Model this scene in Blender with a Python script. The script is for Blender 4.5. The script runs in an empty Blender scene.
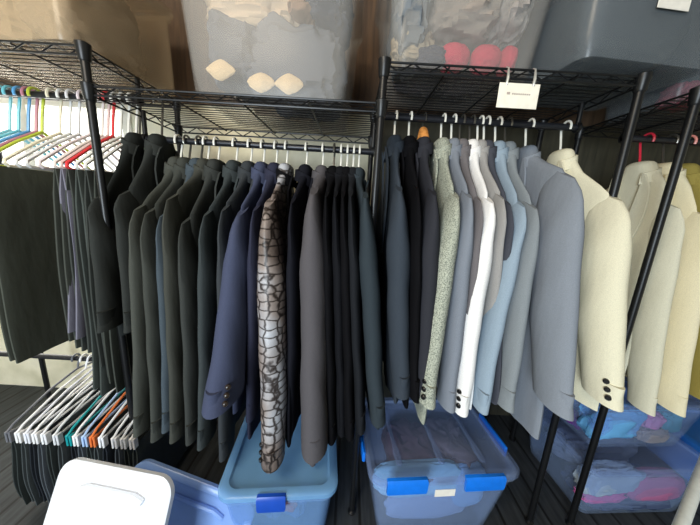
import bpy, bmesh, math, random
from mathutils import Vector, noise
random.seed(7)
SC = bpy.context.scene
COL = SC.collection
PI = math.pi

# ------------------------------------------------------------------ camera
PITCH, ROLL, FPX = math.radians(12.1), math.radians(3.3), 265.0
CAM = Vector((0, 0, 1.37))
Fw = Vector((0, math.cos(PITCH), -math.sin(PITCH)))
R0 = Vector((1, 0, 0)); U0 = Vector((0, math.sin(PITCH), math.cos(PITCH)))
Rt = math.cos(ROLL) * R0 + math.sin(ROLL) * U0
Up = -math.sin(ROLL) * R0 + math.cos(ROLL) * U0
cd = bpy.data.cameras.new('camera'); cam = bpy.data.objects.new('camera', cd); COL.objects.link(cam)
cd.sensor_width = 36; cd.lens = FPX / 700 * 36; cd.clip_start = .01
from mathutils import Matrix
m = Matrix((Rt, Up, -Fw)).transposed().to_4x4(); m.translation = CAM
cam.matrix_world = m
SC.camera = cam

def ray(x, y): return Fw + Rt * ((x - 350) / FPX) - Up * ((y - 262.5) / FPX)
def onY(x, y, Y):                       # a measured point of the photo on the plane y = Y
    d = ray(x, y); return CAM + d * (Y / d.y)

# ------------------------------------------------------------------ materials
def lin(c):
    return tuple(((v / 255) / 12.92 if v / 255 <= .04045 else ((v / 255 + .055) / 1.055) ** 2.4) for v in c) + (1,)
def base_mat(name):
    mt = bpy.data.materials.new(name); mt.use_nodes = True
    nt = mt.node_tree; b = nt.nodes['Principled BSDF']
    return mt, nt, b
def N(nt, t, **kw):
    n = nt.nodes.new(t)
    for k, v in kw.items():
        if k in n.inputs: n.inputs[k].default_value = v
        else: setattr(n, k, v)
    return n
def mixcol(nt, fac, a, b):
    mx = N(nt, 'ShaderNodeMix', data_type='RGBA')
    nt.links.new(fac, mx.inputs[0])
    for i, v in ((6, a), (7, b)):
        if isinstance(v, tuple): mx.inputs[i].default_value = v
        else: nt.links.new(v, mx.inputs[i])
    return mx.outputs[2]
def ramp(nt, fac, stops):
    r = N(nt, 'ShaderNodeValToRGB'); e = r.color_ramp.elements
    while len(e) < len(stops): e.new(.5)
    for i, (p, c) in enumerate(stops):
        e[i].position = p; e[i].color = c
    nt.links.new(fac, r.inputs[0]); return r.outputs[0]
def coords(nt, scale=(1, 1, 1)):
    tc = N(nt, 'ShaderNodeTexCoord'); mp = N(nt, 'ShaderNodeMapping'); mp.inputs['Scale'].default_value = scale
    nt.links.new(tc.outputs['Object'], mp.inputs[0]); return mp.outputs[0]
def bump(nt, b, h, s, d=.002):
    bp = N(nt, 'ShaderNodeBump'); bp.inputs['Strength'].default_value = s; bp.inputs['Distance'].default_value = d
    nt.links.new(h, bp.inputs['Height']); nt.links.new(bp.outputs[0], b.inputs['Normal'])
def dim(c, k): return tuple(max(0, min(255, v * k)) for v in c)

CACHE = {}
def fabric(rgb, var=.12, weave=500, sheen=.0, rough=.85):
    key = ('fab', rgb, var, weave)
    if key in CACHE: return CACHE[key]
    mt, nt, b = base_mat('woven_fabric')
    co = coords(nt)
    n1 = N(nt, 'ShaderNodeTexNoise', Scale=weave, Detail=2.0); nt.links.new(co, n1.inputs[0])
    c = mixcol(nt, n1.outputs[0], lin(dim(rgb, 1 - var)), lin(dim(rgb, 1 + var)))
    nt.links.new(c, b.inputs['Base Color']); b.inputs['Roughness'].default_value = rough
    b.inputs['Sheen Weight'].default_value = sheen; b.inputs['Specular IOR Level'].default_value = .08
    n2 = N(nt, 'ShaderNodeTexNoise', Scale=14.0, Detail=3.0); nt.links.new(coords(nt, (1, 1, .35)), n2.inputs[0])
    bump(nt, b, n2.outputs[0], .35, .012)
    CACHE[key] = mt; return mt
def tweed(a, c):
    mt, nt, b = base_mat('speckled_tweed')
    n1 = N(nt, 'ShaderNodeTexNoise', Scale=260.0, Detail=4.0); nt.links.new(coords(nt), n1.inputs[0])
    col = ramp(nt, n1.outputs[0], [(.36, lin(a)), (.6, lin(c))])
    nt.links.new(col, b.inputs['Base Color']); b.inputs['Roughness'].default_value = .9
    bump(nt, b, n1.outputs[0], .3, .003); return mt
def reptile():
    mt, nt, b = base_mat('reptile_pattern_fabric')
    co = coords(nt, (24, 20, 33))
    nz = N(nt, 'ShaderNodeTexNoise', Scale=1.3, Detail=2.0); nt.links.new(co, nz.inputs[0])
    ad = N(nt, 'ShaderNodeVectorMath', operation='MULTIPLY_ADD'); ad.inputs[1].default_value = (.4, .4, .4)
    nt.links.new(nz.outputs['Color'], ad.inputs[0]); nt.links.new(co, ad.inputs[2])
    v = N(nt, 'ShaderNodeTexVoronoi', feature='DISTANCE_TO_EDGE', Scale=1.0); v.inputs['Randomness'].default_value = .4
    v2 = N(nt, 'ShaderNodeTexVoronoi', feature='F1', Scale=1.0); v2.inputs['Randomness'].default_value = .4
    nt.links.new(ad.outputs[0], v.inputs[0]); nt.links.new(ad.outputs[0], v2.inputs[0])
    big = N(nt, 'ShaderNodeTexNoise', Scale=3.5, Detail=2.0); nt.links.new(coords(nt), big.inputs[0])
    scale_col = ramp(nt, big.outputs[0], [(.36, lin((88, 76, 70))), (.52, lin((138, 128, 124))), (.68, lin((178, 184, 194)))])
    ln = ramp(nt, v.outputs['Distance'], [(.0, lin((70, 62, 60))), (.04, lin((112, 104, 100))), (.13, (1, 1, 1, 1))])
    mx = N(nt, 'ShaderNodeMix', data_type='RGBA', blend_type='MULTIPLY'); mx.inputs[0].default_value = 1
    nt.links.new(scale_col, mx.inputs[6]); nt.links.new(ln, mx.inputs[7])
    nt.links.new(mx.outputs[2], b.inputs['Base Color']); b.inputs['Roughness'].default_value = .45
    bump(nt, b, v.outputs['Distance'], .5, .004); return mt
def solid(rgb, rough=.5, metal=0, spec=.5, name='painted_metal'):
    key = ('sol', rgb, rough, metal)
    if key in CACHE: return CACHE[key]
    mt, nt, b = base_mat(name)
    n1 = N(nt, 'ShaderNodeTexNoise', Scale=40.0, Detail=3.0); nt.links.new(coords(nt), n1.inputs[0])
    nt.links.new(mixcol(nt, n1.outputs[0], lin(dim(rgb, .92)), lin(dim(rgb, 1.06))), b.inputs['Base Color'])
    b.inputs['Roughness'].default_value = rough; b.inputs['Metallic'].default_value = metal
    b.inputs['Specular IOR Level'].default_value = spec
    CACHE[key] = mt; return mt
def plastic(rgb, body=.35, rough=.25, name='translucent_plastic'):
    key = ('pla', rgb, body)
    if key in CACHE: return CACHE[key]
    mt, nt, b = base_mat(name)
    b.inputs['Base Color'].default_value = lin(rgb); b.inputs['Roughness'].default_value = rough
    n1 = N(nt, 'ShaderNodeTexNoise', Scale=6.0, Detail=2.0); nt.links.new(coords(nt), n1.inputs[0])
    mr = N(nt, 'ShaderNodeMapRange'); mr.inputs['To Min'].default_value = body * .8; mr.inputs['To Max'].default_value = body * 1.2
    nt.links.new(n1.outputs[0], mr.inputs[0])
    tr = N(nt, 'ShaderNodeBsdfTransparent'); tr.inputs[0].default_value = tuple(.8 + .2 * v for v in lin(rgb)[:3]) + (1,)
    mx = N(nt, 'ShaderNodeMixShader')
    nt.links.new(mr.outputs[0], mx.inputs[0]); nt.links.new(tr.outputs[0], mx.inputs[1]); nt.links.new(b.outputs[0], mx.inputs[2])
    nt.links.new(mx.outputs[0], nt.nodes['Material Output'].inputs[0])
    CACHE[key] = mt; return mt
def wood(a, c, sc=(1, 1, 1)):
    mt, nt, b = base_mat('wood_grain')
    n1 = N(nt, 'ShaderNodeTexNoise', Scale=5.0, Detail=6.0, Distortion=.6); nt.links.new(coords(nt, sc), n1.inputs[0])
    nt.links.new(ramp(nt, n1.outputs[0], [(.3, lin(a)), (.7, lin(c))]), b.inputs['Base Color'])
    b.inputs['Roughness'].default_value = .7; bump(nt, b, n1.outputs[0], .2, .004); return mt

# ------------------------------------------------------------------ mesh helpers
class MB:
    def __init__(s): s.v = []; s.f = []
    def ring_loft(s, rings, cap0=True, cap1=True, closed=False):
        b = len(s.v); n = len(rings[0])
        for r in rings: s.v.extend(Vector(p) for p in r)
        k = len(rings)
        for i in range(k if closed else k - 1):
            j = (i + 1) % k
            for a in range(n):
                c = (a + 1) % n
                s.f.append((b + i * n + a, b + i * n + c, b + j * n + c, b + j * n + a))
        if not closed:
            if cap0: s.f.append(tuple(b + a for a in reversed(range(n))))
            if cap1: s.f.append(tuple(b + (k - 1) * n + a for a in range(n)))
        return s
    def tube(s, pts, r, seg=8, cap=True):
        pts = [Vector(p) for p in pts]
        rs = r if isinstance(r, (list, tuple)) else [r] * len(pts)
        rings = []; u = None
        for i, p in enumerate(pts):
            t = (pts[min(i + 1, len(pts) - 1)] - pts[max(i - 1, 0)]).normalized()
            if u is None:
                u = t.orthogonal().normalized()
            u = (u - t * u.dot(t)).normalized(); w = t.cross(u)
            rings.append([p + (u * math.cos(2 * PI * a / seg) + w * math.sin(2 * PI * a / seg)) * rs[i] for a in range(seg)])
        return s.ring_loft(rings, cap, cap)
    def box(s, c, d, rz=0, bev=0):
        cx, cy, cz = c; hx, hy, hz = d[0] / 2, d[1] / 2, d[2] / 2
        bv = bev or min(hx, hy, hz) * .2
        co, si = math.cos(rz), math.sin(rz)
        def rr(ix, z):
            out = []
            for sx, sy in ((1, 1), (-1, 1), (-1, -1), (1, -1)):
                X, Y = sx * (hx - ix), sy * (hy - ix)
                pts = [(X, Y - sy * bv), (X - sx * bv, Y)] if sx * sy > 0 else [(X - sx * bv, Y), (X, Y - sy * bv)]
                out += [(cx + px * co - py * si, cy + px * si + py * co, cz + z) for px, py in pts]
            return out
        return s.ring_loft([rr(bv, -hz), rr(0, -hz + bv), rr(0, hz - bv), rr(bv, hz)])
    def quad(s, a, b, c, d):
        k = len(s.v); s.v += [Vector(a), Vector(b), Vector(c), Vector(d)]; s.f.append((k, k + 1, k + 2, k + 3)); return s
    def obj(s, name, mat, parent=None, origin=None, smooth=True):
        o0 = Vector(origin) if origin is not None else (parent['_o'] if parent is not None and '_o' in parent else Vector((0, 0, 0)))
        o0 = Vector(o0)
        me = bpy.data.meshes.new(name)
        me.from_pydata([v - o0 for v in s.v], [], s.f); me.update()
        bm = bmesh.new(); bm.from_mesh(me); bmesh.ops.recalc_face_normals(bm, faces=bm.faces); bm.to_mesh(me); bm.free()
        if smooth:
            for p in me.polygons: p.use_smooth = True
            try: me.set_sharp_from_angle(angle=math.radians(42))
            except Exception: pass
        me.materials.append(mat)
        o = bpy.data.objects.new(name, me); COL.objects.link(o)
        if parent is not None:
            o.parent = parent
        else:
            o.location = o0
        ORG[o.name] = o0
        return o
ORG = {}
def child(mb, name, mat, parent, root, label=None):
    o = mb.obj(name, mat, parent, ORG[root.name])
    if parent is not root: ORG[o.name] = ORG[root.name]
    if label: o['label'] = label
    return o
def tag(o, label, cat, group=None):
    o['label'] = label; o['category'] = cat
    if group: o['group'] = group
    return o
def thing(name, loc, label, cat, group=None):
    o = bpy.data.objects.new(name, None); COL.objects.link(o); o.location = loc; o.empty_display_size = .05
    ORG[o.name] = Vector(loc); return tag(o, label, cat, group)
def struct(name, mb, mat):
    o = mb.obj(name, mat, None, smooth=False); o['kind'] = 'structure'; o['label'] = name.replace('_', ' '); return o
def sgnpow(v, e): return math.copysign(abs(v) ** e, v)
def sect(cx, cy, z, rx, ry, n=28, e=2.4, wob=None):
    out = []
    for a in range(n):
        t = 2 * PI * a / n
        x = sgnpow(math.cos(t), 2 / e) * rx; y = sgnpow(math.sin(t), 2 / e) * ry
        if wob: x += wob(y, z) * (1 if rx > .012 else .5)
        out.append((cx + x, cy + y, z))
    return out
def lerp(a, b, t): return a + (b - a) * t
def curveL(keys, t):
    for (t0, v0), (t1, v1) in zip(keys, keys[1:]):
        if t <= t1: return lerp(v0, v1, (t - t0) / max(1e-6, t1 - t0))
    return keys[-1][1]
def curve(keys, t):
    for (t0, v0), (t1, v1) in zip(keys, keys[1:]):
        if t <= t1:
            k = (t - t0) / (t1 - t0); k = k * k * (3 - 2 * k); return lerp(v0, v1, k)
    return keys[-1][1]

# ------------------------------------------------------------------ the place
WALL_Y = 1.62
mt, nt, b = base_mat('wall_paint')
n1 = N(nt, 'ShaderNodeTexNoise', Scale=5.0, Detail=6.0); nt.links.new(coords(nt), n1.inputs[0])
nt.links.new(ramp(nt, n1.outputs[0], [(.3, lin((204, 198, 170))), (.55, lin((232, 226, 202))), (.75, lin((218, 214, 194)))]), b.inputs['Base Color'])
b.inputs['Roughness'].default_value = .9; bump(nt, b, n1.outputs[0], .2, .004)
WALLM = mt
mt, nt, b = base_mat('dark_floor_boards')
co = coords(nt)
sp = N(nt, 'ShaderNodeSeparateXYZ'); nt.links.new(co, sp.inputs[0])
mm = N(nt, 'ShaderNodeMath', operation='PINGPONG'); mm.inputs[1].default_value = .055; nt.links.new(sp.outputs[0], mm.inputs[0])
gap = ramp(nt, mm.outputs[0], [(.0, (0, 0, 0, 1)), (.06, (1, 1, 1, 1))])
n1 = N(nt, 'ShaderNodeTexNoise', Scale=8.0, Detail=5.0); nt.links.new(coords(nt, (6, .6, 1)), n1.inputs[0])
fc = ramp(nt, n1.outputs[0], [(.3, lin((30, 34, 38))), (.7, lin((58, 62, 66)))])
gr = N(nt, 'ShaderNodeMath', operation='LESS_THAN'); gr.inputs[1].default_value = .006; nt.links.new(mm.outputs[0], gr.inputs[0])
nt.links.new(mixcol(nt, gr.outputs[0], fc, lin((8, 9, 11))), b.inputs['Base Color']); b.inputs['Roughness'].default_value = .7
FLOORM = mt
DARKWOOD = wood((62, 46, 34), (104, 82, 62), (8, 8, .7))
X0, X1, Y0, ZT = -2.6, 2.6, -2.6, 2.62
struct('floor', MB().box((0, (Y0 + WALL_Y) / 2, -.03), (X1 - X0, WALL_Y - Y0, .06), bev=.001), FLOORM)
struct('ceiling', MB().box((0, (Y0 + WALL_Y) / 2, ZT + .03), (X1 - X0, WALL_Y - Y0, .06), bev=.001), wood((96, 78, 60), (130, 110, 88), (.7, 8, 8)))
# back wall with a window opening on the left
WX0, WX1, WZ0, WZ1 = -2.5, -1.28, .55, 1.86
wb = MB()
def slab(mb, x0, x1, y0, y1, z0, z1): mb.box(((x0 + x1) / 2, (y0 + y1) / 2, (z0 + z1) / 2), (x1 - x0, y1 - y0, z1 - z0), bev=.0005)
slab(wb, X0, WX0, WALL_Y, WALL_Y + .1, 0, ZT); slab(wb, WX1, X1, WALL_Y, WALL_Y + .1, 0, ZT)
slab(wb, WX0, WX1, WALL_Y, WALL_Y + .1, 0, WZ0); slab(wb, WX0, WX1, WALL_Y, WALL_Y + .1, WZ1, ZT)
struct('wall_back', wb, WALLM)
struct('wall_left', MB().box((X0 - .05, (Y0 + WALL_Y) / 2, ZT / 2), (.1, WALL_Y - Y0, ZT), bev=.0005), WALLM)
struct('wall_right', MB().box((X1 + .05, (Y0 + WALL_Y) / 2, ZT / 2), (.1, WALL_Y - Y0, ZT), bev=.0005), WALLM)
tm = MB(); slab(tm, X0 + .01, X1 - .01, WALL_Y - .025, WALL_Y, 1.87, ZT); struct('trim_1', tm, DARKWOOD)
tm = MB(); slab(tm, -.03, .11, WALL_Y - .07, WALL_Y - .025, 1.87, ZT); struct('trim_2', tm, wood((56, 40, 28), (96, 72, 50), (8, 8, .7)))
tm = MB(); slab(tm, .12, X1 - .01, WALL_Y - .02, WALL_Y, 0, 1.87); struct('wall_shade_panel', tm, wood((48, 46, 36), (78, 74, 58), (6, 6, .8)))  # added dark sheet: its colour stands in for shade on the right wall
fr = MB()
for x in (WX0 + .025, (WX0 + WX1) / 2, WX1 - .025): slab(fr, x - .025, x + .025, WALL_Y - .01, WALL_Y + .06, WZ0, WZ1)
for z in (WZ0 + .02, WZ1 - .02): slab(fr, WX0, WX1, WALL_Y - .008, WALL_Y + .058, z - .02, z + .02)
win = fr.obj('window_1', solid((232, 230, 220), .5, name='white_paint'), smooth=False); win['kind'] = 'structure'; win['label'] = 'bright window'
ORG[win.name] = Vector((0, 0, 0))
mt, nt, b = base_mat('daylit_window_pane')
b.inputs['Base Color'].default_value = lin((235, 238, 235)); b.inputs['Emission Color'].default_value = (1, .97, .88, 1); b.inputs['Emission Strength'].default_value = 2.4
pn = MB(); slab(pn, WX0, WX1, WALL_Y + .07, WALL_Y + .08, WZ0, WZ1); child(pn, 'pane', mt, win, win)

# ------------------------------------------------------------------ wire racks
BLACK = solid((24, 25, 27), .38, .3); RODM = solid((40, 42, 48), .35, .4)
FY, BY = .95, 1.40
def wire_shelf(x0, x1, z):
    mb = MB(); r = .0028
    n = 17
    for i in range(n):
        y = lerp(FY, BY, i / (n - 1)); mb.tube([(x0, y, z), (x1, y, z)], .0019, 5)
    def truss(a, c):
        a = Vector(a); c = Vector(c); d = Vector((0, 0, -.026))
        mb.tube([a, c], .0036, 6); mb.tube([a + d, c + d], .0036, 6)
        k = max(4, int((c - a).length / .045)); p = []
        for i in range(k + 1): p.append(a.lerp(c, i / k) + (d if i % 2 else Vector((0, 0, 0))))
        mb.tube(p, .0026, 5)
    truss((x0, FY, z), (x1, FY, z)); truss((x0, BY, z), (x1, BY, z)); truss((x0, FY, z), (x0, BY, z)); truss((x1, FY, z), (x1, BY, z))
    k = 3 if x1 - x0 > .5 else 1
    for i in range(1, k + 1):
        x = lerp(x0, x1, i / (k + 1)); mb.tube([(x, FY, z - .006), (x, BY, z - .006)], .0034, 6)
    return mb
def post(x, y, zt, collars):
    mb = MB(); mb.tube([(x, y, .03), (x, y, zt)], .0125, 12)
    for z in collars: mb.tube([(x, y, z - .045), (x, y, z - .04), (x, y, z + .006), (x, y, z + .01)], [.014, .0165, .021, .0135], 12)
    z = .3
    while z < zt - .1:
        z += .1
    mb.tube([(x, y, zt - .004), (x, y, zt + .006)], [.0135, .012], 12)
    ft = MB().tube([(x, y, 0), (x, y, .006), (x, y, .012), (x, y, .03)], [.018, .018, .009, .009], 10)
    return mb, ft
def rack(label, posts, shelves, rods):
    rt = thing('wire_shelving_rack', (posts[0][0], FY, 0), label, 'shelving rack')
    for (x, zt, cl) in posts:
        for y in (FY, BY):
            mb, ft = post(x, y, zt, cl); p = child(mb, 'post', BLACK, rt, rt); child(ft, 'foot', BLACK, p, rt)
    for s in shelves: child(wire_shelf(*s), 'wire_shelf', BLACK, rt, rt)
    for (x0, x1, z, zs) in rods:
        child(MB().tube([(x0, 1.17, z), (x1, 1.17, z)], .0125, 12), 'hanging_rod', RODM, rt, rt)
        for x in (x0 + .006, x1 - .006):
            br = MB().tube([(x, 1.17, z), (x, 1.17, zs)], .009, 10); br.tube([(x - .006, 1.17, z), (x + .006, 1.17, z)], .02, 12)
            child(br, 'rod_bracket', BLACK, rt, rt)
    return rt
ZL, ZM, ZR, ZF = 1.815, 1.70, 1.818, 1.79
rack('black wire shelving rack with three bays holding the dark and grey jackets',
     [(-1.80, ZL, [ZL]), (-.88, ZL + .005, [ZL, ZM]), (.073, ZR + .005, [ZR, ZM]), (.889, ZR + .005, [ZR])],
     [(-1.80, -.88, ZL), (-.88, .073, ZM), (.073, .889, ZR)],
     [(-1.80, -.88, 1.735, ZL), (-.88, .073, 1.592, ZM), (.073, .889, 1.728, ZR), (-1.80, -.88, .555, .575)])
rack('black wire shelving rack at far right holding the cream jackets', [(1.075, ZF + .005, [ZF]), (1.95, ZF + .005, [ZF])], [(1.075, 1.95, ZF)], [(1.075, 1.95, 1.70, ZF)])

# ------------------------------------------------------------------ hangers
HW = solid((238, 236, 226), .35, name='hanger_plastic'); HWIRE = solid((120, 118, 112), .3, .8, name='hanger_wire')
HWOOD = wood((190, 116, 48), (222, 152, 78), (20, 4, 20))
def hanger(x, rodz, drop, half, slope, mat, label, group, r=.0042, wooden=False, bar=True, ry=1.17, lean=0):
    """clothes hanger in the plane x = const: hook over the rod, two sloping arms, bar"""
    top = rodz + .0125 + r
    t = thing('clothes_hanger', (x, ry, rodz - drop), label, 'hanger', group)
    pts = []
    R = .0125 + r + .009
    for i in range(11):
        a = PI * 1.12 - (PI * 1.12) * i / 10 - .0
        pts.append((x, ry - R * math.cos(a) * -1 if False else ry + R * math.cos(a), rodz + R * math.sin(a) - .004))
    zj = rodz - drop
    pts += [(x, ry + R * .95, rodz - .012), (x, ry + .012, rodz - drop * .5), (x, ry, zj)]
    child(MB().tube(pts, r if not wooden else .0022, 7), 'hook', mat if not wooden else HWIRE, t, t)
    body = MB(); zs = zj - slope
    if wooden:
        path = [(x, ry - half, zs), (x, ry - half * .5, zj - slope * .42), (x, ry - .03, zj + .030), (x, ry, zj + .058), (x, ry + .03, zj + .030), (x, ry + half * .5, zj - slope * .42), (x, ry + half, zs)]
        body.tube(path, [.012, .013, .017, .019, .017, .013, .012], 10)
    else:
        path = [(x, ry, zj), (x, ry - half * .45, zj - slope * .4), (x, ry - half, zs), (x, ry - half * 1.02, zs - .012), (x, ry - half * .96, zs - .02)]
        body.tube(path, r * 1.15, 7)
        body.tube([(px, 2 * ry - py, pz) for px, py, pz in path], r * 1.15, 7)
        if bar: body.tube([(x, ry - half * .96, zs - .02), (x, ry + half * .96, zs - .02)], r, 7)
    child(body, 'hanger_arms', mat, t, t)
    return t

# ------------------------------------------------------------------ jackets
BTN = solid((52, 44, 38), .3, name='button'); BTND = solid((18, 18, 20), .3, name='button')
def jacket(label, mat, x, rodz, drop, sh, cuff, hemz, rx=.024, ry=.07, tx=.02, group='suit jackets', face=1, buttons=None,
           collar=None, wide=1., seed=0, name='suit_jacket', yhem=.82, xhem=None, hang=HW, hanglabel=None, wooden=False, lap=True, flare=0, cat='jacket', twist=0, midxy=None, cuffk=.8):
    rnd = random.Random(seed * 13 + 5)
    zt = rodz - drop + .012
    yr = 1.17
    ys, zs = sh[1], sh[2]
    xh = x + (cuff[0] - x) * .8 if xhem is None else xhem
    t = thing(name, (x, yr, hemz), label, cat, group)
    ph = rnd.uniform(0, 6); amp = rnd.uniform(.003, .006)
    H = zt - hemz; ts = (zt - zs) / H
    near = [(0, yr - .060), (.025, yr - .072), (ts * .45, yr - .115), (ts * .9, ys + .045), (ts + .04, ys + .03), (.45, ys - .0), (1, yhem)]
    far = [(0, yr + .055), (.025, yr + .066), (ts * .45, yr + .11), (ts, yr + .21), (ts + .03, yr + .225), (.45, yr + .2), (1, yr + .16)]
    thk = [(0, .03), (.03, .028), (ts * .5, .85 * tx), (ts, .85 * tx), (.4, 1.05 * tx), (1, 1.0 * tx + flare)]
    rings = []
    K = 30
    for i in range(K + 1):
        u = i / K
        u = u * .35 / .4 if u < .4 else lerp(.35, 1, (u - .4) / .6)
        yn, yf = (curveL if u < ts + .04 else curve)(near, u), (curveL if u < ts + .04 else curve)(far, u)
        w = lambda y, z, u=u: amp * math.sin(y * 30 + ph + z * 2) * min(1, u * 2.5) + .5 * amp * math.sin(y * 61 + ph * 2) * u
        zz = lerp(zt, hemz, u)
        rg = sect(lerp(x, xh, max(0, u - .1) / .9), (yn + yf) / 2, zz, curve(thk, u), (yf - yn) / 2, 32, 2.3, w)
        rings.append([(p[0] + twist * max(0, yr - .05 - p[1]) / .25, p[1], p[2]) for p in rg])
    last = rings[-1]
    cx = sum(p[0] for p in last) / 32; cy = sum(p[1] for p in last) / 32
    rings.append([(cx + (p[0] - cx) * .82, cy + (p[1] - cy) * .96, hemz + .006) for p in last])
    rings.append([(cx + (p[0] - cx) * .75, cy + (p[1] - cy) * .94, hemz + .06) for p in last])
    top = rings[0]
    cx = x; cy = sum(p[1] for p in top) / 32
    for q, (kx, ky, dz) in enumerate(((.86, .92, .010), (.6, .75, .018), (.3, .45, .022))): rings.insert(0, [(cx + (p[0] - cx) * kx, cy + (p[1] - cy) * ky, zt + dz) for p in top])
    child(MB().ring_loft(rings), 'jacket_body', mat, t, t)
    # sleeves
    for side in (-1, 1):
        if side < 0: P0 = Vector((x + twist, ys, zs)); P2 = Vector(cuff)
        else: P0 = Vector((x, yr + .215, zs)); P2 = Vector((lerp(x, cuff[0], .5), yr + .23, cuff[2] + .02))
        mid = P0.lerp(P2, .5) + Vector((rnd.uniform(-.006, .006), .03 if side < 0 else .01, 0))
        if side < 0 and midxy: mid.x, mid.y = midxy
        rr = []
        ph2 = rnd.uniform(0, 6)
        rad = [(0, .6), (.03, .86), (.10, 1.0), (.35, 1.0), (.55, max(.95, cuffk * .9)), (1, cuffk)]
        shr = (.42 if side < 0 else -.42)
        KS = 22
        for i in range(KS + 1):
            u = i / KS
            c = P0 * (1 - u) ** 2 + mid * 2 * u * (1 - u) + P2 * u * u
            k = curve(rad, u)
            wv = lambda y, z, u=u: .0022 * math.sin(z * 17 + y * 25 + ph2) * u + .0012 * math.sin(z * 34 + y * 45 + ph2)
            off = .05 * (1 - min(1, u / .12))
            yc_ = c.y + (ry * .62 if side < 0 else -ry * .62) * (1 - u * .3)
            sc_ = sect(c.x, yc_, c.z + .006 * (1 - min(1, u / .1)), rx * k * min(1, .45 + u * 2.0), ry * k, 22, 2.0, wv)
            rr.append([(p[0], p[1], p[2] + shr * (p[1] - yc_) * max(0, 1 - u / .22)) for p in sc_])
        l = rr[-1]; cx = sum(p[0] for p in l) / 22; cy = sum(p[1] for p in l) / 22; cz = l[0][2]
        rr.append([(cx + (p[0] - cx) * .8, cy + (p[1] - cy) * .88, cz + .002) for p in l])
        rr.append([(cx + (p[0] - cx) * .72, cy + (p[1] - cy) * .84, cz + .07) for p in l])
        s = child(MB().ring_loft(rr), 'sleeve', mat, t, t)
        if side < 0 and buttons:
            for q in range(3):
                ring = rr[KS - 1 - q]
                c = Vector((sum(p[0] for p in ring) / 22, sum(p[1] for p in ring) / 22, P2.z + .03 + q * .022))
                ang = -PI / 2 + buttons * .75
                px = c.x + sgnpow(math.cos(ang), 2 / 2.2) * rx * (cuffk + .04); py = c.y + sgnpow(math.sin(ang), 2 / 2.2) * ry * (cuffk + .04)
                d = Vector((buttons * .7, -.7, 0)).normalized()
                p = Vector((px, py, c.z))
                bmb = MB().tube([p - d * .004, p + d * .004, p + d * .0065], [.0085, .0085, .006], 10)
                child(bmb, 'button', BTN if buttons > 0 else BTND, s, t)
    # collar: a folded band around the neck, open towards the front of the jacket
    cm = collar or mat
    band = MB(); rr = []
    for i in range(17):
        a = lerp(-PI * .8, PI * .8, i / 16)
        ca, sa = math.cos(a), math.sin(a)
        cxp, cyp = x - face * ca * .036, yr + sa * .07
        dx, dy = -face * ca, sa
        zb = zt - .012 - .035 * (1 - ca) * .5
        rr.append([(cxp - dx * .004, cyp - dy * .004, zb), (cxp, cyp, zb + .014), (cxp + dx * .006, cyp + dy * .006, zb + .012),
                   (cxp + dx * .010, cyp + dy * .014, zb - .03), (cxp + dx * .006, cyp + dy * .010, zb - .032)])
    band.ring_loft(rr)
    child(band, 'collar', cm, t, t, 'contrasting collar' if collar else None)
    if lap:
        for sy in (-1, 1):
            rr = []
            for i in range(9):
                u = i / 8
                z = lerp(zt - .03, lerp(zt, hemz, .48), u)
                yo = sy * lerp(.055, .012, u); w = .012 + .05 * math.sin(PI * min(1, u * 1.0)) ** .8 * (1 - .3 * u)
                uu = (zt - z) / H
                tt = curve(thk, uu) + .004 + amp * 1.3
                xc = lerp(x, xh, max(0, uu - .1) / .9)
                rr.append([(xc + face * tt, yr + yo, z), (xc + face * (tt + .004), yr + yo, z), (xc + face * (tt + .003), yr + yo + sy * w, z - .008), (xc + face * (tt - .004), yr + yo + sy * w, z - .008)])
            child(MB().ring_loft(rr), 'lapel', cm, t, t)
    hanger(x, rodz, drop, .10, .5 * (zt - zs) + .045, hang, hanglabel or ('hanger of ' + label), 'hangers carrying the jackets', wooden=wooden, bar=False)
    return t

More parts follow.
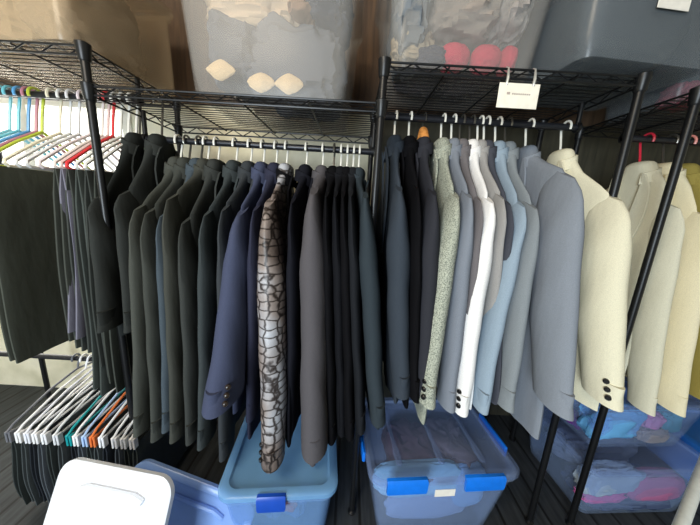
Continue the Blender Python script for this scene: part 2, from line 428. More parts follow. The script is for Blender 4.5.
C = dict(black=(13, 13, 16), soft=(20, 21, 25), charcoal=(54, 56, 58), olive=(66, 69, 65), slate=(62, 72, 80), navy=(62, 68, 90), char2=(78, 76, 80))
def FB(k): return fabric(C[k] if isinstance(k, str) else k)
G1 = 'dark jackets in the middle bay'; G2 = 'black and grey jackets in the right bay'; G3 = 'cream and tan jackets in the far right bay'
def J(shp, cfp, hemp, mat, label, rodz, drop=.075, ysh=.90, ycf=.78, **kw):
    s = onY(shp[0], shp[1], ysh); c = onY(cfp[0], cfp[1], ycf)
    h = onY(hemp[0], hemp[1], .82).z
    if 'xhem' in kw and kw['xhem'] == 'px': kw['xhem'] = onY(hemp[0], hemp[1], .82).x
    J.n += 1
    return jacket(label, mat, s.x, rodz, drop, (s.x, ysh, s.z), tuple(c), h, seed=J.n, **kw)
J.n = 0
RZ = 1.592
mid = [
 ((133, 207), (140, 432), (150, 425), FB('olive'), 'dark olive grey jacket, leftmost of the jackets in the middle bay', dict()),
 ((144, 211), (157, 437), (160, 425), FB((58, 61, 58)), 'dark grey jacket, second from the left in the middle bay', dict()),
 ((159, 214), (168, 428), (172, 420), FB('slate'), 'slate grey jacket, third from the left in the middle bay', dict()),
 ((166, 197), (176, 438), (185, 430), FB((60, 62, 58)), 'charcoal grey jacket, fourth from the left in the middle bay', dict()),
 ((181, 221), (191, 440), (200, 430), FB((52, 55, 54)), 'charcoal jacket, fifth from the left in the middle bay', dict()),
 ((203, 213), (203, 445), (213, 430), FB((54, 60, 62)), 'dark slate jacket, third to the left of the reptile pattern one', dict()),
 ((221, 208), (223, 456), (230, 440), FB((52, 56, 60)), 'blue black jacket just left of the broad navy one', dict(ycf=.80)),
 ((237, 212), (219, 404), (240, 415), FB('navy'), 'navy blue jacket with a broad sleeve left of the reptile pattern jacket', dict(rx=.042, ry=.085, ycf=.74, buttons=1, cuffk=1.2)),
 ((253, 208), (250, 418), (252, 440), FB((44, 46, 62)), 'midnight blue jacket squeezed between the navy and reptile pattern jackets', dict(ycf=.84)),
 ((266, 203), (271, 466), (285, 440), None, 'silvery brown reptile pattern jacket with a black collar', dict(rx=.05, ry=.075, ycf=.76, buttons=-1)),
 ((291, 200), (290, 430), (292, 448), FB((24, 25, 32)), 'black jacket just right of the reptile pattern jacket', dict(ycf=.86)),
 ((312, 190), (313, 452), (326, 468), FB('char2'), 'charcoal jacket with a broad sleeve in the middle bay', dict(rx=.05, ry=.09, ycf=.76, tx=.034, cuffk=.95)),
 ((326, 194), (332, 440), (338, 445), FB('black'), 'black jacket just right of the broad charcoal jacket', dict(ycf=.82)),
 ((335, 194), (342, 432), (347, 436), FB('soft'), 'black jacket, second to the right of the broad charcoal jacket', dict(ycf=.84)),
 ((343, 194), (350, 436), (355, 430), FB('black'), 'black jacket, third to the right of the broad charcoal jacket', dict(ycf=.82)),
 ((351, 193), (361, 430), (364, 425), FB((28, 30, 34)), 'black jacket, second from the right end of the middle bay', dict(ycf=.82)),
 ((358, 196), (378, 424), (376, 430), FB((46, 54, 60)), 'dark slate jacket beside the post at the right end of the middle bay', dict(ycf=.78, rx=.034, ry=.05, twist=.025)),
]
hcols = [HW, HWIRE, HWIRE, HW, HW, HW, HW, HW, HW, HW, HW, HW, HWIRE, HW, HW, HW, HW]
for i, (a, c, h, mt_, lb, kw) in enumerate(mid):
    if mt_ is None:
        kw['collar'] = FB('black'); mt_ = reptile()
    J(a, c, h, mt_, lb, RZ, group=G1, drop=.10, face=1, hang=hcols[i], **kw)
RZ = 1.728
GREY = fabric((128, 134, 143)); 
right = [
 ((401, 188), (402, 395), (410, 405), FB((52, 59, 68)), 'dark slate blue jacket beside the middle post in the right bay', dict(rx=.04, ry=.07)),
 ((419, 188), (414, 398), (420, 410), FB('black'), 'black jacket left of the wooden hanger', dict(rx=.022)),
 ((436, 192), (424, 398), (432, 405), FB((46, 47, 53)), 'charcoal jacket on the wooden hanger', dict(rx=.036, wooden=True)),
 ((459, 195), (428, 404), (424, 425), None, 'speckled grey green tweed jacket', dict(rx=.036, ry=.075, ycf=.76, buttons=-1, xhem='px')),
 ((472, 195), (449, 408), (452, 412), FB((120, 126, 136)), 'grey blue jacket just right of the tweed jacket', dict(rx=.032, ycf=.80, xhem='px')),
 ((482, 198), (460, 385), (468, 395), FB((108, 104, 106)), 'taupe grey jacket left of the white jacket', dict(rx=.02, ycf=.84)),
 ((494, 200), (462, 412), (470, 410), FB((232, 228, 226)), 'white jacket among the grey ones', dict(rx=.036, ycf=.80, xhem='px', buttons=-1)),
 ((505, 196), (482, 405), (485, 405), FB((150, 148, 146)), 'light grey jacket with a tall collar behind the white jacket', dict(rx=.02, ycf=.86)),
 ((512, 202), (492, 400), (495, 405), FB((70, 72, 80)), 'dark grey jacket between the light grey and light blue jackets', dict(rx=.02, ycf=.86)),
 ((526, 204), (482, 410), (490, 408), FB((140, 156, 170)), 'pale blue grey jacket', dict(rx=.03, ycf=.80, xhem='px')),
 ((538, 206), (508, 408), (512, 412), FB((128, 134, 138)), 'mid grey jacket just left of the broad grey jacket', dict(rx=.03, ycf=.80, xhem='px')),
 ((577, 172), (562, 412), (538, 440), GREY, 'broad blue grey jacket hanging at the front of the grey ones', dict(rx=.042, ry=.10, ycf=.70, xhem='px', ysh=.88, tx=.03, drop=.115)),
 ((612, 196), (612, 405), (604, 412), FB((222, 216, 190)), 'pale cream jacket with dark cuff buttons beside the broad grey jacket', dict(rx=.046, ry=.085, ycf=.74, buttons=-1, drop=.12, twist=.04)),
]
rh = [HW, HW, HWOOD, HW, HW, HWIRE, HWIRE, HW, HW, HW, HWIRE, HW, HW]
for i, (a, c, h, mt_, lb, kw) in enumerate(right):
    if mt_ is None: mt_ = tweed((104, 110, 102), (176, 180, 164))
    kw.setdefault('drop', .105)
    J(a, c, h, mt_, lb, RZ, group=G2, face=-1, hang=rh[i], **kw)
RZ = 1.70
HRED = solid((206, 44, 66), .35, name='hanger_plastic'); HPINK = solid((236, 150, 138), .35, name='hanger_plastic')
far4 = [
 ((682, 206), (648, 412), (674, 408), FB((210, 206, 184)), 'stone coloured jacket on a red hanger with its neck open', dict(rx=.028, ry=.065, ycf=.90, ysh=.985, yhem=1.0, xhem='px'), HRED),
 ((712, 214), (676, 412), (690, 415), FB((224, 214, 182)), 'cream jacket just right of the stone coloured one', dict(rx=.03, ry=.075, ycf=.88, ysh=.97, xhem='px', yhem=.95), HWIRE),
 ((746, 222), (710, 402), (718, 405), FB((150, 136, 72)), 'olive yellow jacket on a pink hanger behind the far right post', dict(rx=.03, ry=.08, ycf=.86, ysh=.93), HPINK),
 ((772, 230), (732, 408), (722, 412), FB((190, 166, 124)), 'tan jacket just right of the olive yellow one at the right edge', dict(rx=.034, ry=.08, ycf=.86, ysh=.93), HWIRE),
 ((800, 236), (752, 412), (750, 418), FB((202, 172, 120)), 'sandy jacket at the right edge on a white hanger', dict(rx=.034, ry=.08, ycf=.86, ysh=.93), HW),
 ((832, 240), (780, 430), (775, 428), FB((168, 84, 48)), 'rust coloured jacket partly seen at the right edge', dict(rx=.034, ry=.08, ycf=.86, ysh=.93), HW),
]
for (a, c, h, mt_, lb, kw, hg) in far4:
    J(a, c, h, mt_, lb, RZ, group=G3, face=-1, hang=hg, drop=.12, **kw)

# ------------------------------------------------------------------ folded trousers (upper and lower left)
def trousers(label, mat, x, ynear, yfar, ztop, zbot, th=.016, group=None, seed=0, bend=0, loc_y=1.17, name='folded_trousers', flarey=0):
    rnd = random.Random(seed + 91); ph = rnd.uniform(0, 6)
    t = thing(name, (x, loc_y, zbot), label, 'trousers', group)
    for k, sx in ((0, -1), (1, 1)):
        rings = []; K = 22
        zb = zbot + (0 if k else rnd.uniform(.0, .05))
        for i in range(K + 1):
            u = i / K
            z = lerp(ztop, zb, u)
            yn = ynear + bend * u + .012 * math.sin(u * 5 + ph) * u; yf = yfar - flarey * u
            tk = th * .5 * (.55 + .45 * min(1, u * 8))
            w = lambda y, zz, u=u: .005 * math.sin(y * 26 + ph + k) * u + .003 * math.sin(y * 60 + zz * 4 + ph) * u
            rings.append(sect(x + sx * th * .5 * min(1, u * 6 + .15), (yn + yf) / 2, z, tk, (yf - yn) / 2, 26, 3.0, w))
        child(MB().ring_loft(rings), 'trouser_leg', mat, t, t)
    return t
G5 = 'dark trousers folded over the coloured hangers'
LRZ = 1.735
def hx(px, py=96): return onY(px, py, 1.17).x
upl = [  # hook px, material, bottom py (at y .92), label, hanger colour, hanger label
 (36, (70, 74, 68), 366, 'broad olive grey trousers hanging flat at the left edge', (190, 208, 70), 'lime green hanger near the left edge'),
 (97, (62, 66, 62), 348, 'charcoal trousers right of the broad pair at the left edge', (236, 226, 222), 'white hanger just left of the red one'),
 (103, (108, 108, 122), 336, 'grey lilac trousers with a pale front crease', (224, 200, 196), 'pale pink hanger beside the red one'),
 (108, (58, 62, 60), 352, 'dark grey trousers on the red hanger', (214, 60, 66), 'red hanger right of the left post'),
 (116, (64, 70, 68), 392, 'green grey trousers hanging lowest among the left ones', (232, 232, 226), 'white hanger just right of the red one'),
 (124, (54, 58, 56), 375, 'dark trousers second from the jackets of the middle bay', (226, 226, 220), 'white hanger second to the right of the red one'),
 (132, (58, 62, 58), 388, 'dark trousers nearest the jackets of the middle bay', (230, 228, 222), 'white hanger at the right end of the left rod'),
]
for i, (px, c, by, lb, hc, hl) in enumerate(upl):
    x = hx(px)
    zb = onY(50, by, .92).z
    hanger(x, LRZ, .14, .2, .135, solid(hc, .35, name='hanger_plastic'), hl, 'coloured hangers on the left rod', r=.0052)
    trousers(lb, fabric(c), x, ( .93 if i == 0 else .965), 1.36, LRZ - .295, zb, .024, G5, i, bend=-.05 if i else 0)
for px, hc, hl in [(3, (150, 214, 226), 'pale turquoise hanger at the left edge'), (12, (120, 206, 222), 'turquoise hanger near the left edge'), (22, (96, 170, 226), 'blue hanger near the left edge'),
                   (30, (190, 130, 150), 'mauve hanger between the blue and lime ones'), (54, (236, 230, 206), 'cream hanger just right of the lime one'), (64, (232, 234, 232), 'white hanger second to the right of the lime one'),
                   (73, (228, 230, 232), 'white hanger left of the left post'), (84, (234, 222, 226), 'white hanger behind the left post')]:
    hanger(hx(px), LRZ, .14, .2, .135, solid(hc, .35, name='hanger_plastic'), hl, 'coloured hangers on the left rod', r=.0052)
# black jackets at the right end of the left rod
for i, (px, py, lb) in enumerate([(92, 196, 'black high collared jacket, left of two ending the left rod'), (118, 192, 'black high collared jacket, right of two ending the left rod')]):
    s = onY(px, py, .93); c = onY(px + 12, 330, .86)
    jacket(lb, FB((46, 49, 48)), s.x, LRZ, .16, (s.x, .93, s.z), tuple(c), onY(px, 345, .86).z, seed=60 + i, group='black jackets at the end of the left rod', yhem=.93, hang=HWIRE)

# lower left: clip hangers with trousers
G6 = 'dark trousers clipped on the lower rod'; G7 = 'clip hangers on the lower rod'
low = [(2, (110, 112, 120), 'grey'), (12, (240, 240, 244), 'white'), (21, (232, 234, 246), 'white'), (29, (240, 240, 246), 'white'), (38, (236, 238, 244), 'white'), (50, (220, 222, 226), 'thin white'),
       (63, (24, 150, 156), 'teal'), (70, (240, 240, 244), 'white'), (79, (170, 198, 236), 'pale blue'), (87, (226, 120, 62), 'orange'), (96, (234, 236, 240), 'white'),
       (109, (238, 240, 246), 'white'), (118, (232, 236, 244), 'white'), (127, (236, 238, 244), 'white')]
where = ['leftmost on the lower rod', 'second from left on lower rod', 'third from left on lower rod', 'fourth from left on lower rod', 'fifth from left on lower rod',
         'just left of the teal one', 'on the lower left rod', 'just right of the teal one', 'just left of the orange one', 'on the lower left rod', 'just right of the orange one', 'third from the right end of the lower rod', 'second from the right end of the lower rod', 'at the right end of the lower rod']
for i, (px, c, cn) in enumerate(low):
    x = onY(px, 438, .86).x
    t = thing('clip_hanger', (x, 1.17, .40), cn + ' clip hanger ' + where[i], 'hanger', G7)
    mt_ = solid(c, .35, name='hanger_plastic'); r = .0045; R = .0125 + r + .003
    pts = [(x, 1.17 + R * math.cos(PI * 1.1 * (1 - k / 10)), .555 + R * math.sin(PI * 1.1 * (1 - k / 10))) for k in range(11)] + [(x, 1.175, .52), (x, 1.17, .495)]
    child(MB().tube(pts, r, 7), 'hook', mt_, t, t)
    arm = MB(); pth = [(x, 1.17, .50), (x, 1.04, .475), (x, .9, .425), (x, .875, .408), (x, .885, .395), (x, 1.17, .415), (x, 1.455, .395), (x, 1.465, .408), (x, 1.44, .425), (x, 1.30, .475), (x, 1.17, .50)]
    arm.tube(pth, r * 1.1, 7); child(arm, 'hanger_arms', mt_, t, t)
    for yy in (.885, 1.45):
        cl = MB(); cl.box((x - .007, yy, .385), (.008, .022, .05), bev=.002); cl.box((x + .007, yy, .385), (.008, .022, .05), bev=.002); cl.tube([(x - .009, yy, .395), (x + .009, yy, .395)], .006, 8)
        child(cl, 'clip', mt_, t, t)
    rr_ = random.Random(i + 300)
    trousers('dark trousers on ' + cn + ' clip hanger ' + where[i], fabric([(52, 58, 58), (66, 72, 74), (38, 42, 48), (76, 82, 88)][i % 4]), x, .885, 1.44, .37, .02 + rr_.uniform(0, .04), .016, G6, 40 + i, bend=-.02)

# ------------------------------------------------------------------ storage bins
def rrect(w, d, z, r, n=6):
    pts = []
    for sx, sy, a0 in ((1, 1, 0), (-1, 1, PI / 2), (-1, -1, PI), (1, -1, 1.5 * PI)):
        for k in range(n + 1):
            a = a0 + PI / 2 * k / n
            pts.append((sx * (w / 2 - r) + r * math.cos(a), sy * (d / 2 - r) + r * math.sin(a), z))
    return pts
def place(mb, loc, rz):
    c, s = math.cos(rz), math.sin(rz)
    mb.v = [Vector((loc[0] + v.x * c - v.y * s, loc[1] + v.x * s + v.y * c, loc[2] + v.z)) for v in mb.v]; return mb
def bin_(label, loc, rz, w, d, h, mat, taper=.88, lid=True, lidmat=None, latches=None, latchmat=None, group=None, r=.05, ribs=3, sidelatch=False):
    t = thing('storage_bin', loc, label, 'storage bin', group)
    k = taper; th = .004
    rings = [rrect(w * k - .05, d * k - .05, 0, r * .6), rrect(w * k - .012, d * k - .012, .004, r * .8), rrect(w * k, d * k, .02, r)]
    for i in range(1, 9):
        u = i / 8; rings.append(rrect(lerp(w * k, w, u), lerp(d * k, d, u), lerp(.02, h - .03, u), r))
    rings += [rrect(w + .012, d + .012, h - .03, r), rrect(w + .02, d + .02, h - .026, r), rrect(w + .02, d + .02, h - .004, r), rrect(w + .012, d + .012, h, r), rrect(w - th, d - th, h, r)]
    for i in range(8, 0, -1):
        u = i / 8; rings.append(rrect(lerp(w * k, w, u) - 2 * th, lerp(d * k, d, u) - 2 * th, lerp(.02, h - .03, u), r))
    rings.append(rrect(w * k - .03, d * k - .03, .010, r * .7))
    child(place(MB().ring_loft(rings), loc, rz), 'bin_body', mat, t, t)
    if lid:
        z = h
        lr = [rrect(w + .024, d + .024, z - .012, r), rrect(w + .032, d + .032, z - .008, r), rrect(w + .032, d + .032, z + .008, r), rrect(w + .02, d + .02, z + .014, r),
              rrect(w - .03, d - .03, z + .014, r * .8), rrect(w - .045, d - .045, z + .004, r * .8), rrect(w - .06, d - .06, z + .003, r * .8)]
        lo = child(place(MB().ring_loft(lr), loc, rz), 'lid', lidmat or mat, t, t)
        if ribs:
            for i in range(ribs):
                xx = lerp(-w * .3, w * .3, i / max(1, ribs - 1)) if ribs > 1 else 0
                rb = MB(); rr = []
                for y, hw in ((-d * .38, .006), (-d * .36, .014), (-d * .24, .016), (-d * .14, .009), (d * .14, .009), (d * .24, .016), (d * .36, .014), (d * .38, .006)):
                    rr.append([(xx - hw, y, z + .002), (xx - hw * .6, y, z + .011), (xx + hw * .6, y, z + .011), (xx + hw, y, z + .002)])
                rb.ring_loft(rr); child(place(rb, loc, rz), 'lid_rib', lidmat or mat, lo, t)
    if latches:
        for (lx, lw) in latches:
            lb = MB(); rr = []
            y0 = -d / 2
            for xx, s in ((lx - lw / 2, .8), (lx - lw / 2 + .004, 1), (lx + lw / 2 - .004, 1), (lx + lw / 2, .8)):
                rr.append([(xx, y0 - .008, h + .018 * s), (xx, y0 - .020, h + .017 * s), (xx, y0 - .027, h + .006), (xx, y0 - .025, h - .045 * s), (xx, y0 - .016, h - .05 * s), (xx, y0 - .014, h + .006)])
            lb.ring_loft(rr); child(place(lb, loc, rz), 'latch', latchmat, t, t, 'blue latch')
    if sidelatch:
        for sx in (-1, 1):
            lb = MB().box((sx * (w / 2 + .02), 0, h - .012), (.014, d * .5, .05), bev=.004)
            child(place(lb, loc, rz), 'latch', latchmat, t, t, 'blue latch')
    return t
def bundle(label, c, s, rgb, seed, rz=0, name='clothing_bundle', group=None, amp=.26, e=3.4):
    """a crumpled garment stuffed in a bin: a rounded block with cloth creases"""
    mb = MB(); rings = []
    nu, nv = 56, 34
    for i in range(nv + 1):
        v = -PI / 2 + PI * i / nv; v = max(-PI / 2 + .05, min(PI / 2 - .05, v))
        ring = []
        for a in range(nu):
            u = 2 * PI * a / nu
            p = Vector((sgnpow(math.cos(v), 2 / e) * sgnpow(math.cos(u), 2 / e), sgnpow(math.cos(v), 2 / e) * sgnpow(math.sin(u), 2 / e), sgnpow(math.sin(v), 2 / e)))
            q = p * 1.7 + Vector((seed * 3.1, seed * 1.7, 0))
            n = noise.noise(q) * .8 + abs(noise.noise(q * 2.1)) * .9 + .35 * abs(noise.noise(q * 5.0))
            p = p * (1 - amp * n)
            ring.append((p.x * s[0] / 2, p.y * s[1] / 2, p.z * s[2] / 2))
        rings.append(ring)
    mb.ring_loft(rings)
    o = place(mb, c, rz).obj(name, fabric(rgb, .08, 220), None, (c[0], c[1], c[2] - s[2] / 2))
    return tag(o, label, 'clothes', group)

CLEAR = plastic((214, 212, 208), .13); CLEARB = plastic((190, 214, 252), .15); FROST = plastic((214, 226, 250), .55)
GREYP = plastic((140, 148, 154), .24); BEIGEP = plastic((206, 188, 160), .28)
LIDB = plastic((168, 190, 232), .14); BLUE = solid((22, 120, 232), .35, name='blue_plastic'); DBLUE = solid((24, 74, 178), .35, name='blue_plastic')
zsh = lambda z: z + .004
# T2 middle bay
zb = zsh(ZM)
bin_('clear bin of grey clothes on the lower middle shelf', (-.305, 1.175, zb), 0, .58, .44, .40, CLEAR, .9, r=.045)
GB = 'clothes seen through the middle shelf bin'
bundle('grey crumpled garment filling the middle shelf bin', (-.235, 1.165, zb + .155), (.36, .32, .29), (104, 107, 116), 1, group=GB)
bundle('grey garment at the left of the middle shelf bin', (-.445, 1.16, zb + .17), (.21, .31, .22), (92, 96, 106), 2, group=GB)
bundle('cream garment lying across the top in the middle shelf bin', (-.38, 1.15, zb + .31), (.36, .32, .16), (196, 176, 152), 3, group=GB)
bundle('slate garment at the upper right in the middle shelf bin', (-.12, 1.12, zb + .32), (.16, .30, .13), (76, 82, 96), 4, group=GB)
bundle('cream garment at the back of the middle shelf bin', (-.305, 1.34, zb + .2), (.44, .05, .34), (190, 172, 150), 71, group=GB)
bundle('brown garment at the top right in the middle shelf bin', (-.21, 1.12, zb + .33), (.12, .26, .12), (150, 120, 98), 72, group=GB)
for i, (dx, lb) in enumerate([(-.47, 'small cream cloth at the bottom left of the middle shelf bin'), (-.335, 'small cream cloth at the bottom centre of the middle shelf bin'), (-.24, 'small cream cloth at the bottom right of the middle shelf bin')]):
    bundle(lb, (dx, .999, zb + .055 + (.03 if i == 0 else 0)), (.10, .03, .065), (226, 200, 160), 20 + i, group=GB, e=1.4, amp=.08)
# T3, T4 right bay
zb = zsh(ZR)
bin_('clear bin with red and grey clothes on the right shelf', (.335, 1.185, zb), .02, .54, .44, .36, CLEAR, .88, r=.05)
GB = 'clothes seen through the red and grey bin'
bundle('grey garment at the centre of the red and grey bin', (.33, 1.12, zb + .21), (.27, .30, .19), (150, 140, 132), 5, group=GB)
bundle('slate garment at the left of the red and grey bin', (.16, 1.12, zb + .19), (.13, .30, .27), (112, 118, 124), 6, group=GB)
bundle('pale grey garment at the right of the red and grey bin', (.49, 1.12, zb + .21), (.14, .30, .19), (160, 154, 150), 7, group=GB)
bundle('beige garment at the lower left of the red and grey bin', (.17, 1.07, zb + .10), (.14, .12, .10), (176, 160, 136), 73, group=GB)
bundle('dark garment behind in the red and grey bin', (.33, 1.30, zb + .17), (.40, .12, .28), (84, 80, 84), 74, group=GB)
bundle('dark garment low in the red and grey bin', (.235, 1.05, zb + .05), (.10, .1, .07), (70, 70, 84), 8, group=GB)
for i, (dx, s, lb) in enumerate([(.315, .11, 'leftmost red garment in the right shelf bin'), (.425, .10, 'middle red garment in the right shelf bin'), (.50, .055, 'rightmost red garment in the right shelf bin')]):
    bundle(lb, (dx, 1.05, zb + .065), (s, .09, .085), (204, 58, 84), 9 + i, group=GB, e=2.3, amp=.1)
b4 = Vector((.845, 1.10, zb + .012))
bin_('grey tinted bin overhanging the right shelf with a white label', tuple(b4), .10, .50, .44, .38, GREYP, .88, r=.05)
GB = 'clothes seen through the grey tinted bin'
bundle('dark grey garment filling the grey tinted bin', (.845, 1.10, zb + .18), (.40, .33, .28), (92, 96, 98), 14, .10, group=GB, amp=.08)
lb_ = MB(); lb_.box((.0, -.2115, .156), (.10, .002, .06), bev=.0005); lab = place(lb_, tuple(b4), .10).obj('paper_label', solid((240, 234, 222), .8, name='paper'), None, (b4.x, b4.y - .21, b4.z + .126)); tag(lab, 'white paper label on the grey tinted bin', 'label')
# T1 left shelf
zb = zsh(ZL)
bin_('beige tinted bin on the upper left shelf', (-1.22, 1.20, zb), -.12, .66, .46, .34, BEIGEP, 1.02, r=.04)
GB = 'clothes seen through the beige tinted bin'
bundle('beige garment at the front of the beige tinted bin', (-1.34, 1.16, zb + .17), (.40, .36, .29), (178, 160, 132), 15, -.12, group=GB)
bundle('taupe garment at the right of the beige tinted bin', (-1.04, 1.17, zb + .16), (.22, .38, .27), (150, 136, 118), 16, -.12, group=GB)
# far right shelf bin
zb = zsh(ZF)
bin_('dark grey bin at the back of the far right shelf', (1.36, 1.22, zb), 0, .50, .34, .30, GREYP, .9, r=.045)
GB = 'clothes seen through the far right shelf bin'
bundle('pink garment in the far right shelf bin', (1.25, 1.15, zb + .06), (.12, .12, .09), (214, 90, 110), 17, group=GB)
bundle('yellow green garment in the far right shelf bin', (1.40, 1.15, zb + .06), (.14, .12, .09), (170, 176, 66), 18, group=GB)
bundle('dark grey garment in the far right shelf bin', (1.36, 1.24, zb + .17), (.36, .2, .12), (80, 84, 86), 19, group=GB)

# floor bins
bin_('clear lidded bin with two bright blue latches on the floor', (.415, 1.06, 0), .10, .60, .42, .345, CLEARB, .84, lidmat=LIDB, latches=[(-.17, .16), (.145, .165)], latchmat=BLUE, sidelatch=True, r=.05)
GB = 'clothes seen through the blue latched bin'
bundle('mauve brown garment under the lid of the blue latched bin', (.33, 1.05, .24), (.24, .30, .16), (104, 78, 86), 30, .1, group=GB)
bundle('grey garment under the lid of the blue latched bin', (.53, 1.08, .24), (.20, .30, .16), (122, 112, 120), 31, .1, group=GB)
bundle('pale blue garment at the front of the blue latched bin', (.35, .932, .235), (.40, .06, .17), (150, 196, 226), 32, .1, group=GB, amp=.1)
bundle('blue garment at the right front of the blue latched bin', (.575, .955, .19), (.16, .06, .22), (120, 160, 204), 33, .1, group=GB, amp=.1)
lb_ = MB(); lb_.box((.0, -.207, .262), (.085, .002, .034), bev=.0005); lab = place(lb_, (.415, 1.06, 0), .10).obj('paper_label', solid((240, 234, 222), .8, name='paper'), None, (.415, .85, .245)); tag(lab, 'small white paper label on the front of the blue latched bin', 'label')
bundle('grey blue garment low at the front of the blue latched bin', (.40, .945, .09), (.38, .06, .15), (128, 150, 186), 76, .1, group=GB, amp=.12)
bundle('navy garment at the bottom of the blue latched bin', (.42, 1.08, .09), (.40, .2, .12), (60, 60, 90), 34, .1, group=GB)
bin_('translucent blue lidded bin under the reptile pattern jacket', (-.235, 1.0, 0), .10, .40, .50, .345, plastic((150, 194, 244), .3), .86, lidmat=plastic((140, 194, 240), .5), latches=[(-.02, .10)], latchmat=DBLUE, ribs=0, r=.05)
GB = 'clothes in the translucent blue bin'
bundle('dark blue garment in the translucent blue bin', (-.235, 1.02, .13), (.26, .34, .2), (96, 124, 168), 35, .1, group=GB)
bundle('orange garment low in the translucent blue bin', (-.19, .83, .2), (.08, .05, .06), (214, 108, 60), 36, group=GB, e=2.2)
# white lid leaning back against the pale blue bin
def leaning_lid(W, L):
    r = .055
    rings = [rrect(W - .02, L - .02, -.012, r), rrect(W, L, -.010, r), rrect(W, L, .006, r), rrect(W - .012, L - .012, .011, r), rrect(W - .05, L - .05, .011, r * .8), rrect(W - .066, L - .066, .002, r * .8), rrect(W - .09, L - .09, .001, r * .7)]
    mb = MB().ring_loft(rings)
    rb = []
    for sy in (-1, 1):
        q = MB(); rb.append(q); q.tube([(-W * .28, sy * L * .30, .006), (-W * .2, sy * L * .33, .008), (W * .2, sy * L * .33, .008), (W * .28, sy * L * .30, .006)], .010, 8)
    return mb, rb
for A_, B_, D_, Wd, Ln, col, al, lb in [((66, 456), (178, 478), (66, 590), .41, .40, (244, 248, 255), .85, 'white bin lid leaning back at the lower left'),
                                    ((139, 456), (252, 500), (150, 590), .50, .44, (150, 188, 250), .6, 'pale blue bin lid leaning back behind the white lid')]:
    back = .11 if Wd > .43 else 0
    a = onY(A_[0], A_[1], .73 + back); bb = onY(B_[0], B_[1], .68 + back); dd = onY(D_[0], D_[1], .57 + back)
    ex = (bb - a).normalized(); ey = (a - dd); ey = (ey - ex * ey.dot(ex)).normalized(); ez = ex.cross(ey)
    mbl, rbl = leaning_lid(Wd, Ln)
    ctr = a + ex * Wd * .5 - ey * Ln * .5
    for mb in [mbl] + rbl: mb.v = [ctr + ex * v.x + ey * v.y + ez * v.z for v in mb.v]
    pm = plastic(col, al)
    ll = mbl.obj('bin_lid', pm, None, tuple(ctr)); tag(ll, lb, 'bin lid'); ORG[ll.name] = Vector(ctr)
    for q in rbl: child(q, 'lid_rib', pm, ll, ll)
# right: two stacked bins
bin_('clear bin of pink and grey clothes on the floor at the right', (1.40, 1.185, 0), .07, .60, .42, .30, CLEARB, .86, lidmat=LIDB, ribs=0, r=.04, group='stacked bins under the cream jackets')
GB = 'clothes in the lower right bin'
bundle('pink magenta garment in the lower right bin', (1.50, 1.035, .15), (.30, .08, .15), (176, 108, 150), 40, .07, group=GB, amp=.1)
bundle('pale garment in the lower right bin', (1.27, 1.02, .19), (.32, .08, .16), (168, 186, 206), 41, .07, group=GB)
bundle('dark slate garment at the bottom of the lower right bin', (1.40, 1.09, .065), (.46, .20, .11), (70, 82, 112), 42, .07, group=GB)
bundle('pink garment along the bottom of the lower right bin', (1.26, 1.02, .10), (.26, .06, .07), (206, 108, 168), 43, .07, group=GB)
bundle('grey garment behind in the lower right bin', (1.38, 1.24, .17), (.44, .2, .16), (120, 130, 152), 44, .07, group=GB)
bin_('clear bin of blue and pink clothes on top of another at the right', (1.40, 1.23, .316), .07, .54, .38, .26, CLEARB, .86, lidmat=LIDB, ribs=0, r=.04, group='stacked bins under the cream jackets')
GB = 'clothes in the upper right bin'
bundle('sky blue garment in the upper right bin', (1.28, 1.10, .44), (.28, .12, .18), (110, 176, 226), 45, .07, group=GB)
bundle('pink garment in the upper right bin', (1.47, 1.10, .46), (.10, .08, .09), (206, 130, 176), 46, .07, group=GB)
bundle('tan garment in the upper right bin', (1.50, 1.10, .375), (.16, .06, .08), (170, 156, 150), 47, .07, group=GB)
bundle('purple garment at the left end of the upper right bin', (1.19, 1.17, .375), (.05, .10, .07), (110, 44, 140), 75, .07, group=GB)
bundle('teal garment in the upper right bin', (1.58, 1.13, .45), (.1, .1, .12), (80, 160, 180), 48, .07, group=GB)
bundle('blue garment behind in the upper right bin', (1.40, 1.27, .44), (.44, .2, .19), (120, 150, 200), 49, .07, group=GB)
bin_('blue bin at the right edge of the floor', (2.1, 1.25, 0), 0, .44, .40, .24, plastic((60, 140, 230), .6), .88, ribs=0, r=.04)
p0 = onY(699, 478, .80); p1 = onY(680, 528, .66)
d = (p1 - p0).normalized()
k = p1.z / -d.z
pl = MB().tube([p0 - d * .55, p1 + d * (k - .012)], .017, 14); po = pl.obj('white_pole', solid((236, 240, 236), .4, name='white_plastic'), None, tuple(p1)); tag(po, 'white plastic pole leaning at the lower right corner', 'pole')

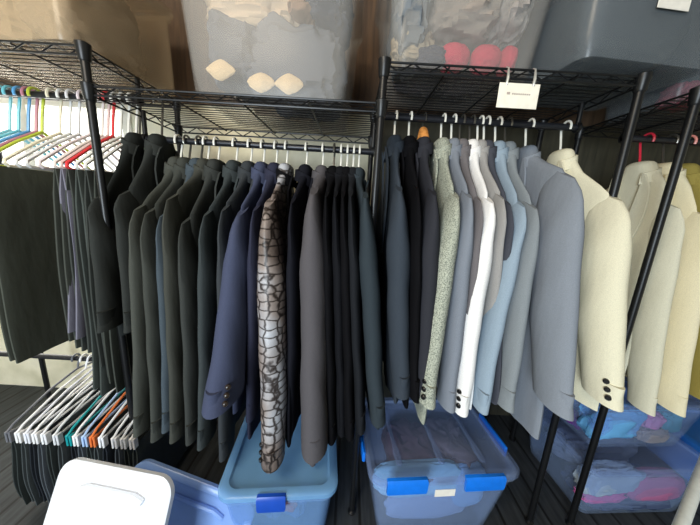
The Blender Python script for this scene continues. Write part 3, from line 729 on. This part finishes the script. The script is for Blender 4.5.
# ------------------------------------------------------------------ hanging sign
s0 = onY(518, 96, .94)
sg = thing('hanging_sign', tuple(s0), 'small white card sign hanging from the right shelf edge', 'sign')
wv = .060; hv = .038
card = MB().box(tuple(s0), (.128, .0015, .072), bev=.0004); place_rot = math.radians(-2)
child(card, 'card', solid((244, 236, 220), .8, name='paper'), sg, sg)
for dx in (-.042, .042):
    st = MB().tube([(s0.x + dx, s0.y, s0.z + .03), (s0.x + dx, s0.y - .003, s0.z + .05), (s0.x + dx, s0.y + .002, s0.z + .078), (s0.x + dx, .955, s0.z + .085)], [.004, .0045, .0025, .0025], 8)
    child(st, 'clip', solid((206, 204, 196), .3, .5, name='clip_metal'), sg, sg)
ink = MB(); ink.box((s0.x - .032, s0.y - .0012, s0.z + .006), (.010, .0006, .007), bev=.0001)
for q in range(9): ink.box((s0.x - .018 + q * .0066, s0.y - .0012, s0.z + .005), (.005, .0006, .004), bev=.0001)
child(ink, 'print', solid((176, 160, 150), .8, name='ink'), sg, sg, 'faint grey print')

# ------------------------------------------------------------------ light
def area(name, loc, target, sx, sy, power, col):
    l = bpy.data.lights.new(name, 'AREA'); l.shape = 'RECTANGLE'; l.size = sx; l.size_y = sy; l.energy = power; l.color = col
    o = bpy.data.objects.new(name, l); COL.objects.link(o); o.location = loc
    o.rotation_euler = (Vector(target) - Vector(loc)).to_track_quat('-Z', 'Y').to_euler(); return o
area('doorway_daylight', (-1.1, -2.2, 1.25), (.1, 1, .9), 1.2, 1.3, 112, (.83, .93, 1))
area('ceiling_lamp', (-.9, -.5, 2.5), (-.6, 1.2, 1.2), .9, .5, 30, (1, .86, .66))
area('window_daylight', (-1.9, WALL_Y - .06, 1.25), (-.6, .4, 1.1), 1.1, 1.2, 14, (1, .97, .9))
w = bpy.data.worlds.new('sky'); SC.world = w; w.use_nodes = True
w.node_tree.nodes['Background'].inputs[0].default_value = (.75, .87, 1, 1); w.node_tree.nodes['Background'].inputs[1].default_value = .12
vs = SC.view_settings; vs.view_transform = 'Standard'; vs.look = 'None'; vs.exposure = 0.15; vs.gamma = 1.0; vs.use_curve_mapping = False
